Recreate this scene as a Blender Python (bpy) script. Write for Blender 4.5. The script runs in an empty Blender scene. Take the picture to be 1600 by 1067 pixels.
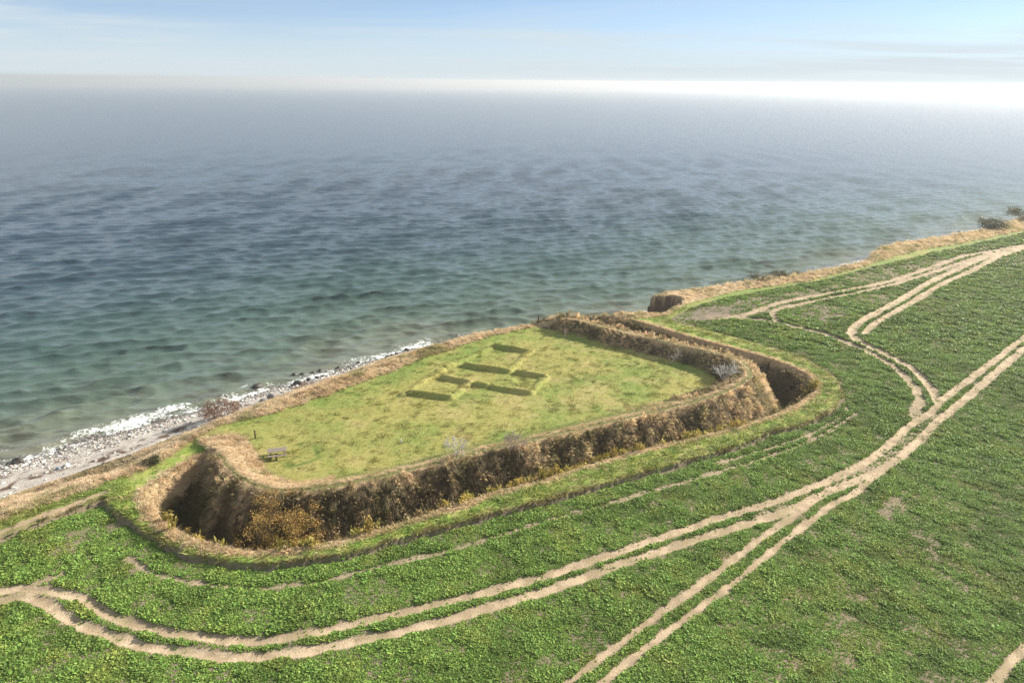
# Coastal rampart by the sea, seen from the air. Units: metres, z = 0 is sea level.
import bpy, math, random
import numpy as np
from mathutils import Vector, Matrix
random.seed(4); RS = np.random.RandomState(11)
S = bpy.context.scene
COL = S.collection

# ---------------------------------------------------------------- camera
cam = bpy.data.cameras.new("camera"); cam.sensor_width = 36; cam.lens = 24
cam.clip_start = 0.5; cam.clip_end = 60000
cam_ob = bpy.data.objects.new("camera", cam); COL.objects.link(cam_ob)
PITCH = math.radians(20.888); ROLL = math.radians(0.62)
cam_ob.location = (0, 0, 46)
cam_ob.matrix_world = (Matrix.Translation((0, 0, 46)) @ Matrix.Rotation(math.pi/2 - PITCH, 4, 'X') @ Matrix.Rotation(ROLL, 4, 'Z'))
S.camera = cam_ob
# ---------------------------------------------------------------- sun, sky, exposure
SUN_AZ = math.radians(59); SUN_EL = math.radians(25)      # azimuth clockwise from +Y
sun = bpy.data.lights.new("sun", 'SUN'); sun.energy = 5.0; sun.angle = math.radians(0.53); sun.color = (1.0, 0.93, 0.82)
sun_ob = bpy.data.objects.new("sun", sun); COL.objects.link(sun_ob)
sdir = Vector((math.sin(SUN_AZ)*math.cos(SUN_EL), math.cos(SUN_AZ)*math.cos(SUN_EL), math.sin(SUN_EL)))
sun_ob.rotation_euler = (-sdir).to_track_quat('-Z', 'Y').to_euler(); sun_ob.location = (60, 20, 90)
S.view_settings.view_transform = 'Standard'; S.view_settings.look = 'None'
S.view_settings.gamma = 1.0; S.view_settings.use_curve_mapping = False
S.view_settings.exposure = 1.3
S.cycles.use_denoising = True; S.cycles.denoising_prefilter = 'NONE'
S.cycles.max_bounces = 5; S.cycles.diffuse_bounces = 2; S.cycles.volume_bounces = 1; S.cycles.caustics_reflective = False; S.cycles.caustics_refractive = False
S.cycles.sample_clamp_indirect = 2.5

class NT:
    """small helper to write node trees"""
    def __init__(s, tree):
        s.t = tree; tree.nodes.clear()
    def n(s, typ, ins=None, **kw):
        nd = s.t.nodes.new(typ)
        for k, v in kw.items(): setattr(nd, k, v)
        for k, v in (ins or {}).items():
            sk = nd.inputs[k]
            if isinstance(v, bpy.types.NodeSocket): s.t.links.new(v, sk)
            else: sk.default_value = v
        return nd
    def math(s, op, a, b=0.0, c=None, clamp=False):
        d = {0: a, 1: b}
        if c is not None: d[2] = c
        return s.n('ShaderNodeMath', d, operation=op, use_clamp=clamp).outputs[0]
    def ramp(s, fac, stops, interp='LINEAR'):
        nd = s.n('ShaderNodeValToRGB', {0: fac}); cr = nd.color_ramp; cr.interpolation = interp
        while len(cr.elements) < len(stops): cr.elements.new(0.5)
        for e, (p, c) in zip(cr.elements, stops):
            e.position = p; e.color = (c, c, c, 1) if not hasattr(c, '__len__') else tuple(c) + (1,)
        return nd.outputs[0]
    def mix(s, fac, a, b, blend='MIX'):
        nd = s.n('ShaderNodeMix', data_type='RGBA', blend_type=blend, clamp_factor=True)
        for i, v in ((0, fac), (6, a), (7, b)):
            if isinstance(v, bpy.types.NodeSocket): s.t.links.new(v, nd.inputs[i])
            elif i == 0: nd.inputs[0].default_value = v
            else: nd.inputs[i].default_value = tuple(v) + (1,)
        return nd.outputs[2]
    def noise(s, vec, scale, detail=3, rough=0.55, dist=0.0, out='Fac'):
        d = {'Scale': scale, 'Detail': detail, 'Roughness': rough, 'Distortion': dist}
        if vec is not None: d['Vector'] = vec
        return s.n('ShaderNodeTexNoise', d).outputs[out]

w = bpy.data.worlds.new("World"); S.world = w; w.use_nodes = True
N = NT(w.node_tree)
sky = N.n('ShaderNodeTexSky', sky_type='NISHITA'); sky.sun_disc = False
sky.sun_elevation = SUN_EL; sky.sun_rotation = SUN_AZ; sky.air_density = 0.58; sky.dust_density = 0.15; sky.ozone_density = 3.6
CLOUDC = (5.0, 5.65, 6.05)
gen = N.n('ShaderNodeTexCoord').outputs['Generated']
# thin high cloud on a sheet far above: project the view direction onto a plane
sep = N.n('ShaderNodeSeparateXYZ', {0: gen}); zz = N.math('MAXIMUM', sep.outputs[2], 0.0)
zz = N.math('ADD', zz, 0.035)
pl = N.n('ShaderNodeCombineXYZ', {0: N.math('DIVIDE', sep.outputs[0], zz), 1: N.math('DIVIDE', sep.outputs[1], zz), 2: 0.0}).outputs[0]
mp = N.n('ShaderNodeMapping', {'Vector': pl, 'Rotation': (0, 0, 0.5), 'Scale': (0.22, 0.34, 1.0)}).outputs[0]
c1 = N.noise(mp, 1.0, 6, 0.6, 0.6)
c2 = N.noise(mp, 0.35, 3, 0.5, 0.3)
cl = N.math('MULTIPLY', N.ramp(c1, [(0.44, 0.0), (0.74, 0.7)]), N.ramp(c2, [(0.40, 0.25), (0.62, 1.0)]))
veil = N.math('MULTIPLY', N.ramp(zz, [(0.035, 1.0), (0.065, 0.80), (0.11, 0.34), (0.17, 0.22), (0.26, 0.92), (0.8, .6)]), 1.0)  # whitens the horizon; upper part added out of view to brighten sea reflections
cl = N.math('ADD', cl, veil, clamp=True)
skyc = N.mix(cl, sky.outputs[0], CLOUDC)
bg = N.n('ShaderNodeBackground', {'Color': skyc, 'Strength': 0.056})
N.t.links.new(bg.outputs[0], N.n('ShaderNodeOutputWorld').inputs[0])

# ---------------------------------------------------------------- plan of the place (metres)
CREST = [[-29.37,59.99,10.9],[-28.67,59.09,11.0],[-27.6,57.65,11.0],[-25.75,55.69,10.95],[-23.52,54.17,10.9],[-21.51,53.44,10.85],[-18.69,53.78,10.8],[-15.37,54.7,10.8],[-12.06,56.21,10.8],[-8.61,57.9,10.8],[-5.62,59.54,10.8],[-2.5,61.25,10.8],[2.13,63.26,10.85],[7.01,65.53,10.9],[11.46,67.72,10.9],[16.11,69.83,11.0],[20.99,72.03,11.2],[24.44,73.78,11.4],[27.44,75.76,11.7],[29.63,77.84,12.0],[30.32,80.05,12.1],[30.14,82.59,12.1],[28.83,85.26,12.0],[26.29,87.07,12.0],[22.48,89.66,11.9],[18.55,92.91,11.8],[14.31,96.08,11.8],[10.28,99.17,11.9],[8.4,100.31,11.8],[6.19,101.34,11.0],[4.61,101.46,10.3]]
FOOT = [[-28.44,65.39],[-27.56,63.72],[-26.31,61.74],[-23.76,58.07],[-22.03,56.61],[-20.06,56.2],[-18.35,56.68],[-12.56,58.78],[-5.88,62.44],[2.21,66.37],[11.99,71.22],[20.44,75.73],[26.8,80.26],[25.99,83.75],[22.44,87.44],[18.02,90.65],[14.0,92.8],[11.32,95.89],[7.83,98.29],[4.48,100.5]]
LIP = [[-30.39,61.53],[-30.93,61.26],[-31.62,59.97],[-32.44,58.49],[-32.97,57.07],[-33.55,55.6],[-33.92,54.29],[-33.59,52.94],[-31.87,50.9],[-29.25,48.73],[-26.43,47.04],[-23.39,46.09],[-20.64,45.73],[-18.13,46.02],[-14.71,46.98],[-10.81,48.96],[-6.69,51.46],[-2.22,54.06],[2.61,56.64],[6.5,58.93],[10.63,61.24],[15.72,63.71],[21.11,66.21],[26.04,68.55],[30.63,71.34],[34.84,74.48],[38.07,77.84],[39.45,80.59],[39.46,83.69],[38.22,86.51],[35.42,89.94],[31.8,93.07],[27.12,96.92],[23.16,101.4],[19.29,105.62],[16.68,107.16]]
EDGE = [[-53.41,41.93],[-47.76,47.09],[-44.62,50.19],[-42.79,51.67],[-41.14,53.63],[-39.38,55.7],[-37.32,57.56],[-36.17,59.63],[-35.04,62.75],[-34.22,64.69],[-33.24,66.44],[-32.4,68.74],[-30.36,70.06],[-27.47,73.65],[-23.97,77.76],[-20.09,82.08],[-17.33,85.41],[-14.37,88.98],[-11.11,92.05],[-7.66,95.58],[-3.92,97.92],[-0.02,99.77],[4.04,102.6],[7.25,105.22],[10.52,106.96],[15.91,107.8],[21.38,108.66],[25.02,108.11],[28.87,112.41],[30.9,117.32],[28.26,118.4],[24.57,117.87],[26.74,119.53],[30.73,121.72],[36.07,124.02],[43.25,127.8],[47.63,129.8],[52.13,131.85],[58.27,134.52],[66.66,138.91],[73.9,142.95],[79.52,148.28],[82.22,153.21],[87.63,159.9],[92.89,163.56],[103.79,169.12],[115.89,175.84],[124.25,181.15],[134.3,188.61],[149.94,200.88],[181.65,222.63],[235.96,256.44],[339.89,310.51]]
GREEN = [[-52.74,41.23],[-47.23,46.43],[-44.1,49.46],[-42.28,50.9],[-40.63,52.81],[-38.94,54.95],[-36.9,56.77],[-35.62,58.55],[-34.37,61.31],[-33.74,63.59],[-32.88,65.58],[-31.98,67.67],[-29.78,68.49],[-26.66,71.12],[-23.14,74.64],[-19.4,78.85],[-15.25,83.27],[-12.37,87.38],[-9.12,90.6],[-5.68,94.3],[-1.95,97.14],[3.99,100.78],[7.14,103.32],[10.33,104.68],[16.76,106.18],[21.92,105.71],[25.35,107.13],[31.23,113.94],[41.28,121.29],[48.45,124.92],[55.84,128.3],[64.44,133.79],[74.25,140.81],[86.31,150.95],[97.72,158.39],[108.88,164.34],[121.86,172.27],[136.65,181.81],[169.62,202.02],[223.84,230.28]]
SHORE = [[-75.46,61.03],[-69.22,70.52],[-64.36,74.58],[-62.45,76.17],[-60.39,77.83],[-58.44,79.71],[-56.43,81.84],[-53.27,84.1],[-49.62,87.64],[-45.35,90.61],[-41.88,93.94],[-38.35,97.96],[-35.15,99.74],[-31.71,103.39],[-26.43,108.44],[-18.68,115.88],[-12.14,121.02],[-0.04,130.54],[13.62,138.81],[28.9,148.06]]
BTOP = [[-67.6,53.49],[-61.03,60.77],[-57.29,65.12],[-54.79,67.9],[-52.03,70.73],[-48.08,74.86],[-44.65,79.56],[-40.77,84.57],[-36.88,88.65],[-31.97,93.99],[-24.94,102.01],[-17.64,109.15]]
FIELD = [[-66.34,30.88],[-51.25,39.57],[-42.73,47.41],[-40.8,49.39],[-39.13,51.2],[-37.25,52.91],[-35.68,51.65],[-33.36,49.98],[-30.91,48.22],[-28.27,46.56],[-25.74,45.38],[-22.29,44.5],[-18.68,44.4],[-15.31,45.16],[-12.41,46.09],[-9.51,47.64],[-5.37,49.47],[-0.98,51.7],[2.51,53.05],[4.93,54.22],[9.41,56.69],[12.79,58.36],[20.01,61.81],[23.98,64.01],[28.4,66.92],[33.92,69.76],[37.94,72.6],[41.31,77.06],[42.87,82.98],[41.52,89.17],[36.92,94.25],[30.84,99.83],[25.8,104.17],[26.0,106.07],[30.79,111.97],[36.46,116.57],[44.97,121.6],[55.59,127.54],[63.91,132.46],[75.74,140.95],[88.36,149.29],[107.2,161.45],[134.8,179.04],[166.16,197.49],[218.45,224.28]]
TRACKS = [[0.75,1.0,[[-40.89,40.73],[-38.49,41.38],[-37.19,41.68],[-35.08,41.51],[-33.06,41.12],[-31.15,40.41],[-29.52,39.38],[-27.24,38.4],[-24.61,37.71],[-22.29,37.26],[-19.3,36.83],[-16.55,36.82],[-13.33,37.75],[-10.8,38.58],[-7.31,39.84],[-4.58,40.81],[-1.75,41.89],[2.72,43.69],[5.99,45.28],[9.52,47.03],[13.62,49.08],[18.22,51.38],[22.36,53.22],[26.87,55.49],[30.65,57.67],[32.75,58.87],[36.37,61.39],[40.68,65.06],[45.38,69.56],[49.26,72.53],[52.07,75.17],[53.1,76.26],[58.37,80.75],[67.49,88.73],[75.09,95.39],[79.98,99.64],[111.26,127.48]]],[0.8,1.0,[[-39.52,38.91],[-37.68,40.24],[-36.73,40.79],[-35.92,40.87],[-34.59,40.29],[-32.55,39.14],[-30.02,37.99],[-27.64,37.07],[-25.28,36.29],[-23.05,35.92],[-20.89,35.56],[-18.71,35.32],[-16.09,35.46],[-13.71,35.89],[-10.86,36.78],[-7.91,37.71],[-4.41,38.99],[-1.21,40.39],[2.65,42.02],[5.84,43.67],[9.27,45.41],[12.83,47.09],[16.66,48.87],[20.62,50.67],[23.77,52.06],[25.99,53.18],[28.56,54.88],[30.88,56.33],[34.21,58.2],[37.41,60.17],[40.04,62.1],[43.18,64.83],[46.2,67.76],[49.87,71.24],[54.07,74.86],[62.06,81.85],[75.63,94.1],[104.62,119.02]]],[0.55,1.0,[[-6.39,24.21],[-1.95,28.23],[1.84,31.74],[3.84,33.47],[6.49,35.83],[8.86,37.83],[11.4,40.06],[14.14,42.2],[17.25,44.99],[20.62,47.9],[24.31,51.01],[27.9,54.14],[30.32,55.88]]],[0.55,1.0,[[-4.97,23.58],[-0.29,27.66],[3.82,31.44],[6.22,33.6],[8.52,35.69],[10.92,37.68],[13.56,39.83],[16.46,42.24],[19.68,45.03],[23.37,48.46],[27.24,51.64],[30.12,54.18],[32.46,55.49],[35.67,58.35],[39.37,61.45],[42.96,64.42]]],[1.0,0.7,[[47.4,72.33],[50.56,76.38],[51.72,79.79],[52.41,83.87],[52.42,88.08],[51.87,91.89],[50.37,95.71],[48.45,99.8],[45.65,102.06],[41.81,105.63],[38.1,106.47],[37.02,107.09]]],[1.0,1.0,[[52.2,75.52],[53.63,79.26],[54.52,83.51],[54.67,87.45],[53.89,90.96],[52.99,94.21],[52.17,97.11],[52.56,99.64],[54.2,102.33],[57.91,106.48],[66.97,115.04],[81.17,128.98],[96.73,142.91],[108.2,152.56],[124.55,164.32],[155.8,184.28]]],[0.9,1.0,[[55.02,100.01],[58.16,103.98],[68.25,113.63],[82.8,127.71],[95.59,138.67],[110.9,152.68],[122.11,160.82],[151.75,179.11]]],[0.9,0.8,[[34.6,106.04],[39.91,108.84],[45.94,114.3],[53.54,118.73],[65.32,125.3],[74.98,130.56],[87.62,140.4],[102.5,152.3],[115.21,159.17],[124.55,164.32]]],[0.8,0.8,[[43.06,104.73],[43.5,108.96],[45.46,111.42],[50.49,114.46],[58.03,118.89],[65.9,123.21],[74.79,128.73],[85.26,136.23],[99.17,146.89],[111.17,155.78]]],[0.5,0.5,[[-30.93,45.38],[-28.33,43.72],[-24.69,42.67],[-19.35,41.96],[-14.94,42.67],[-10.7,44.53],[-6.09,46.36],[-1.19,48.56],[3.01,50.91],[8.65,53.47],[12.67,55.54],[21.89,59.85],[26.86,62.47],[31.13,64.85],[36.2,68.58],[40.77,72.67]]],[0.45,0.5,[[21.13,61.07],[27.42,64.08],[32.68,67.02],[37.97,70.96],[40.64,74.36]]],[0.6,1.0,[[15.6,21.14],[22.68,26.79],[28.91,31.62],[31.49,33.73],[33.5,35.16],[35.75,36.86],[41.75,41.31]]],[0.6,0.5,[[-36.44,41.21],[-36.11,42.34],[-35.03,43.38]]],[1.6,0.35,[[35.59,59.77],[40.87,63.7],[46.38,69.12],[48.97,72.03]]],[1.5,0.42,[[31.22,57.11],[35.77,60.14],[40.18,63.68],[45.17,68.48],[49.45,72.87]]],[1.2,0.35,[[20.69,51.23],[24.44,52.96],[27.92,54.76],[30.97,56.55]]],[1.8,0.3,[[33.28,106.96],[37.02,107.09],[43.68,111.01]]]]
STRIP = [[-48.74,42.12],[-43.1,48.0],[-42.2,48.9],[-40.96,50.21],[-39.54,51.29],[-38.72,52.59],[-37.56,53.64],[-37.15,54.06]]
PATCH = [[32.1,108.6,7,3.5,1],[39.9,113.0,10,2.5,0.8],[52.8,120.3,14,1.8,0.7],[53.1,110.0,8,4,0.75],[47.5,112.6,7,3,0.5],[64.4,117.6,10,3,0.55],[75.8,130.6,9,3,0.5],[82.3,138.1,22,6,0.75],[98.3,146.8,25,6,0.6],[111.0,153.3,25,8,0.5],[78.5,118.1,12,3,0.35],[35.2,53.5,3,1,0.7],[38.0,55.8,2,0.8,0.6],[24.1,39.7,1.5,0.6,0.6],[27.0,41.8,1.6,0.6,0.6],[22.1,38.1,1,0.5,0.6],[19.1,35.2,1.2,0.5,0.5],[63.5,81.5,8,2,0.3],[4.8,38.5,3,0.7,0.35],[-35.4,48.6,3,1,0.6],[-38.1,45.2,2.5,0.8,0.35],[-28.4,44.6,2,0.7,0.5],[-19.6,34.4,2,0.5,0.5],[-8.6,36.8,1,1,0.2],[12.7,37.1,2,0.4,0.4],[35.4,48.1,4,1.5,0.3],[37.7,65.7,4,1.5,0.2]]
BANKS = [[0.52,[[-12.3,76.16],[-7.4,74.77]]],[0.52,[[-8.68,80.74],[-5.43,79.38]]],[0.52,[[-9.71,82.42],[-9.17,82.97]]],[0.52,[[-8.77,84.16],[-8.15,84.77]]],[0.52,[[-2.28,91.97],[2.43,90.25]]],[0.52,[[-6.06,84.9],[-0.34,83.02]]],[0.52,[[-4.27,78.84],[-3.21,78.45]]],[0.52,[[-2.14,77.92],[2.21,76.31]]],[0.52,[[0.92,82.68],[4.24,81.47]]],[0.26,[[-13.29,75.64],[-9.86,82.26]]],[0.26,[[-7.19,74.71],[-5.23,79.3]]],[0.26,[[-7.92,85.15],[-2.49,92.04]]],[0.26,[[2.64,90.18],[-0.39,83.16]]],[0.26,[[4.45,81.39],[2.43,76.42]]],[0.26,[[-5.23,79.3],[-3.0,78.37],[2.42,76.23]]]]
PIT = [[1.13,80.38]]
PT = {"table":[-23.79,60.89,10],"post_a":[-27.33,64.42,10],"post_b":[4.11,101.73,10.2],"post_c":[15.78,105.24,10.2],"marker":[-11.61,63.66,10],"bare_a":[-5.4,60.77,10.6],"bare_b":[0.13,62.08,9.6],"bare_c":[27.13,79.21,10.3],"bare_d":[22.0,86.9,10.6],"bare_e":[9.93,94.52,10.4],"gold":[-20.09,51.77,7.2],"beachbush":[-40.05,84.97,1.5],"redbush":[-31.48,94.86,1.2],"darkbush":[-35.32,58.88,9.8],"cb1":[48.52,131.14,9.5],"cb2":[57.94,135.84,9.5],"cb3":[129.28,184.57,9],"cb4":[147.48,199.09,9],"cb5":[55.84,134.78,9.5],"cb6":[53.2,133.22,9.5],"scrub1":[-45.44,67.27,5],"scrub2":[-44.24,68.85,5],"scrub3":[-39.2,67.08,7],"scrub4":[-41.45,67.34,6],"white":[-54.67,73.0,0.8],"blue":[-55.03,72.55,0.8]}
BOULD = [[-40.4,98.9,0.75],[-62.7,75.4,0.7],[-34.1,99.5,0.8],[-35.2,95.3,0.7],[-32.9,101.3,0.55],[-31.6,101.9,0.5],[-27.0,105.7,0.5],[-25.8,105.5,0.4],[-21.8,111.2,0.6],[-22.4,109.8,0.5],[-19.5,112.2,0.5],[-20.6,113.4,0.4],[-19.2,115.3,0.55],[-21.4,112.4,0.4],[-23.6,106.3,0.6],[-23.3,107.2,0.45],[-22.8,108.0,0.45],[-26.6,109.3,0.4],[-34.7,97.6,0.5],[-31.0,102.7,0.4],[-29.5,103.2,0.35],[-26.7,112.0,0.35],[-22.8,106.6,0.35],[-34.8,104.1,0.5],[-33.4,105.0,0.45],[-32.3,105.8,0.5],[-29.5,107.3,0.4],[-36.1,104.1,0.5],[150.4,226.4,0.7],[153.7,227.6,0.7],[150.3,228.4,0.6]]

CB = [(-105, 12), (-230, -60)]                                   # coast running on behind the camera, to the left
EDGE = [(-215, -90), (-95, 5)] + EDGE + [(900, 585)]
GREEN = [(-214, -93), (-94, 2)] + GREEN + [(900, 580)]
SHORE = [(-245, -62), (-118, 28)] + SHORE[:16] + [(-12, 119), (0, 121), (10, 126), (15, 131), (24, 135), (45, 145), (70, 160), (78, 171), (100, 187), (130, 206), (146, 222), (176, 243), (232, 277), (336, 331), (900, 610)]
BTOP = [(-237, -68), (-110, 20)] + BTOP[:11] + [(-14, 106), (-8, 109), (0, 112), (8, 114.5), (17, 114.5), (22, 112), (26.3, 112.6), (28.2, 115.6), (24.6, 116.6), (22.3, 118.6), (24, 122.5), (30, 127), (42, 133), (60, 143), (70, 151), (75, 162), (85, 169), (100, 178), (125, 194), (150, 213), (180, 233), (235, 267), (337, 321), (900, 598)]
BACK = [(900, -260), (-215, -260)]
SEAW = [(2, 125), (-70, 95)]
def pa(l): return np.array([(p[0], p[1]) for p in l], float)
P_EDGE, P_GREEN, P_SHORE, P_BTOP = (pa(l + BACK) for l in (EDGE, GREEN, SHORE, BTOP))
P_FIELD = pa(FIELD + [(900, 560), (900, -260), (-213, -260), (-213, -100), (-92, -4)])
CR = np.array(CREST, float)
P_CREST = np.vstack([CR[:, :2], [(-1, 104)], pa(SEAW), [(-38, 68)]])
P_FOOT = np.vstack([pa(FOOT), [(-1, 104)], pa(SEAW), [(-38, 68)]])
P_LIP = np.vstack([pa(LIP), [(19, 112), (12, 125)], pa(SEAW), [(-38, 68)]])

def inside(P, x, y):
    r = np.zeros(x.shape, bool); x0, y0 = P[-1]
    for x1, y1 in P:
        if y0 != y1:
            c = ((y1 > y) != (y0 > y))
            if c.any(): r ^= c & (x < (x0 - x1) * (y - y1) / (y0 - y1) + x1)
        x0, y0 = x1, y1
    return r
def dist(P, x, y, val=None):
    """distance to an open polyline; with val also the value and arc length at the nearest point"""
    best = np.full(x.shape, 1e18); V = np.zeros(x.shape); A = np.zeros(x.shape); s = 0.0
    for i in range(len(P) - 1):
        ax, ay = P[i]; bx, by = P[i+1]; dx, dy = bx-ax, by-ay; L2 = dx*dx+dy*dy
        if L2 < 1e-9: continue
        t = np.clip(((x-ax)*dx + (y-ay)*dy)/L2, 0, 1)
        d = (x-ax-t*dx)**2 + (y-ay-t*dy)**2
        if val is not None:
            m = d < best; V[m] = (val[i] + (val[i+1]-val[i])*t)[m]; A[m] = (s + t*math.sqrt(L2))[m]
        best = np.minimum(best, d); s += math.sqrt(L2)
    best = np.sqrt(best)
    return (best, V, A) if val is not None else best
def sm(a, b, x):
    t = np.clip((x-a)/(b-a), 0, 1); return t*t*(3-2*t)
def vnoise(x, y, seed=0):
    xi = np.floor(x).astype(np.int64); yi = np.floor(y).astype(np.int64); fx = x-xi; fy = y-yi
    fx = fx*fx*(3-2*fx); fy = fy*fy*(3-2*fy)
    def h(a, b):
        n = (a*374761393 + b*668265263 + seed*974711) & 0xFFFFFFFF
        n = ((n ^ (n >> 13)) * 1274126177) & 0xFFFFFFFF
        return ((n ^ (n >> 16)) & 0xFFFF) / 65535.0
    return (h(xi, yi)*(1-fx)+h(xi+1, yi)*fx)*(1-fy) + (h(xi, yi+1)*(1-fx)+h(xi+1, yi+1)*fx)*fy
def fbm(x, y, scale, octv=4, seed=0, gain=0.5):
    r = 0; a = 1; tot = 0
    for k in range(octv):
        r = r + a*vnoise(x/scale + 17.3*k, y/scale - 9.1*k, seed+k); tot += a; a *= gain; scale *= 0.5
    return r/tot

def chunks(fn):
    def f(x, y):
        n = x.size
        if n <= 60000: return fn(x, y)
        outs = [fn(x[i:i+60000], y[i:i+60000]) for i in range(0, n, 60000)]
        return {k: np.concatenate([o[k] for o in outs]) for k in outs[0]}
    return f
@chunks
def ground(x, y):
    """height and land-cover fields at plan points"""
    o = {}
    wx = x + (fbm(x, y, 1.3, 3, 5)-.5)*.9; wy = y + (fbm(x, y, 1.3, 3, 9)-.5)*.9
    inE = inside(P_EDGE, wx, wy); inB = inside(P_BTOP, x, y) | inE; inS = inside(P_SHORE, x, y)
    dE = dist(P_EDGE[:len(EDGE)], wx, wy); dB = dist(P_BTOP[:len(BTOP)], x, y); dS = dist(P_SHORE[:len(SHORE)], x, y)
    dC, zc, arc = dist(CR[:, :2], x, y, CR[:, 2])
    dC0 = dC.copy(); dC = np.maximum(dC - .28, 0)
    dL = dist(pa(LIP), x, y); dF = dist(pa(FOOT), x, y)
    inC = inside(P_CREST, x, y); inF = inside(P_FOOT, x, y); inL = inside(P_LIP, x, y)
    inFi = inside(P_FIELD, x, y)
    dFi = dist(P_FIELD[:len(FIELD)], wx, wy); sFi = np.where(inFi, dFi, -dFi)
    land = 10 + (fbm(x, y, 14, 3, 2)-.5)*.28 + (fbm(x, y, 1.6, 3, 3)-.5)*.10
    # castle site
    far = sm(60, 85, y)
    W = dC + dL; t = dC/np.maximum(W, .01)
    zb = 10 - np.minimum(4.5, .62*np.maximum(W-.6, 0))
    rib = (fbm(arc, dC*.35, 3.2, 3, 21)-.5) + .35*(fbm(arc*1.0, dC*.12, .8, 2, 23)-.5)
    prof = np.where(t < .58, zc + (zb-zc)*sm(-.06, 1.0, t/.58), np.where(t < .72, zb, zb + (10-zb)*np.clip((t-.72)/.27, 0, 1)**.85))
    prof = prof + rib*.9*np.sin(np.pi*np.clip(t/.62, 0, 1))*(t < .62) + rib*.5*np.sin(np.pi*np.clip((t-.7)/.3, 0, 1))
    ti = dC/np.maximum(dC+dF, .01)
    fall = np.exp(-(np.maximum(dC-1, 0)/5.0)**2)
    inner = 10 + (zc-10)*(1-sm(.0, 1.05, ti))*fall + (fbm(arc, dC*.3, 4.5, 2, 33)-.5)*1.1*np.sin(np.pi*np.clip(ti, 0, 1))*far*fall
    z = land.copy()
    z = np.where(inC & ~inF, inner + (land-10)*ti, z)
    moat = inL & ~inC
    z = np.where(moat, prof + (land-10)*.6, z)
    # castle banks on the lawn
    bank = np.zeros(x.shape)
    for bh, b in BANKS:
        q = pa(b); m = (x > q[:, 0].min()-3) & (x < q[:, 0].max()+3) & (y > q[:, 1].min()-3) & (y < q[:, 1].max()+3)
        if m.any():
            d = dist(q, x[m] + (fbm(x[m], y[m], .9, 2, 61)-.5)*.08, y[m]); bank[m] = np.maximum(bank[m], bh*sm(0, 1, np.clip((.66-d)/.42, 0, 1)))
    z = z + bank*(.75+.5*fbm(x, y, 2.2, 2, 63))
    if True:
        q = PIT[0]; d = np.hypot(x-q[0], y-q[1]); z = z - .22*sm(1.1, .4, d)
    # step down to the field, with the plough furrow
    near = sm(-80, -30, -y)                                        # full height in the near part, fading far away
    step = .12 + .33*sm(85, 62, y)
    z = np.where(moat | (inC), z, z - step*sm(-.16, .14, sFi) - .10*np.exp(-((sFi-.2)/.22)**2)*sm(100, 70, y))
    dG = dist(P_GREEN[:len(GREEN)], wx, wy); inG = inside(P_GREEN, wx, wy); sG = np.where(inG, dG, -dG)
    tuss = fbm(x, y, 1.1, 3, 41)
    # seaward rounding of the land top, grassy bank with tussocks
    z = z + np.where(inE & ~inG, .35*(tuss-.3)*2, 0)*sm(0, 1.0, dG)
    tt = dE/np.maximum(dE+dB, .01)
    steep = sm(-14, 5, x)
    pr = (1-steep)*sm(-.05, 1.05, tt)*.5 + (1-steep)*tt*.5 + steep*np.clip(tt*1.7, 0, 1)**.8
    sl = 10 - 8.4*pr + (tuss-.5)*.9*np.sin(np.pi*tt)
    gully = np.exp(-(((x+43)/9)**2 + ((y-68)/7)**2)); sl = sl - gully*2.2*np.sin(np.pi*tt)
    z = np.where(inE, z, np.where(inB, sl, 0))
    bt = dS/np.maximum(dS+dB, .01)
    bz = 1.6*bt + (fbm(x, y, 2.2, 3, 51)-.5)*.22*sm(0, 2, dS)
    z = np.where(inE | inB, z, np.where(inS, bz, -.11*dS + (fbm(x, y, 3, 3, 52)-.5)*.3*sm(0, 3, dS)))
    z = np.maximum(z, -7)
    # tracks
    trk = np.zeros(x.shape); rut = np.zeros(x.shape)
    n1 = fbm(x, y, .7, 3, 71)
    for wd, s, pts in TRACKS:
        q = pa(pts); m = (x > q[:, 0].min()-3) & (x < q[:, 0].max()+3) & (y > q[:, 1].min()-3) & (y < q[:, 1].max()+3)
        if m.any():
            d = dist(q, x[m], y[m]); sc = 1 + y[m]/260
            trk[m] = np.maximum(trk[m], s*np.clip((wd*sc*.52 + .13 + (n1[m]-.5)*.30 - d)/.26, 0, 1))
            rut[m] = np.maximum(rut[m], s*np.exp(-(d/(wd*.55))**2))
    z = z - .14*rut*inFi
    ds = dist(pa(STRIP), wx, wy); strip = sm(.48, .24, ds)
    pat = np.zeros(x.shape)
    ca, sa = math.sin(math.radians(56)), math.cos(math.radians(56))
    for px, py, a, b, s in PATCH:
        u = (x-px)*ca + (y-py)*sa; v = -(x-px)*sa + (y-py)*ca
        pat = np.maximum(pat, s*sm(1.35, .5, np.hypot(u/a, v/b) + (fbm(x, y, 3.0, 3, 81)-.5)*.9))
    o.update(z=z, inE=inE, inB=inB, inS=inS, dE=dE, dB=dB, dS=dS, dC=dC0, arc=arc, dL=dL, dF=dF, inC=inC, inF=inF, moat=moat, t=t, sFi=sFi, sG=sG, tt=tt, bt=bt, trk=trk, strip=strip, pat=pat, bank=bank, tuss=tuss, ti=ti)
    return o

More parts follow.
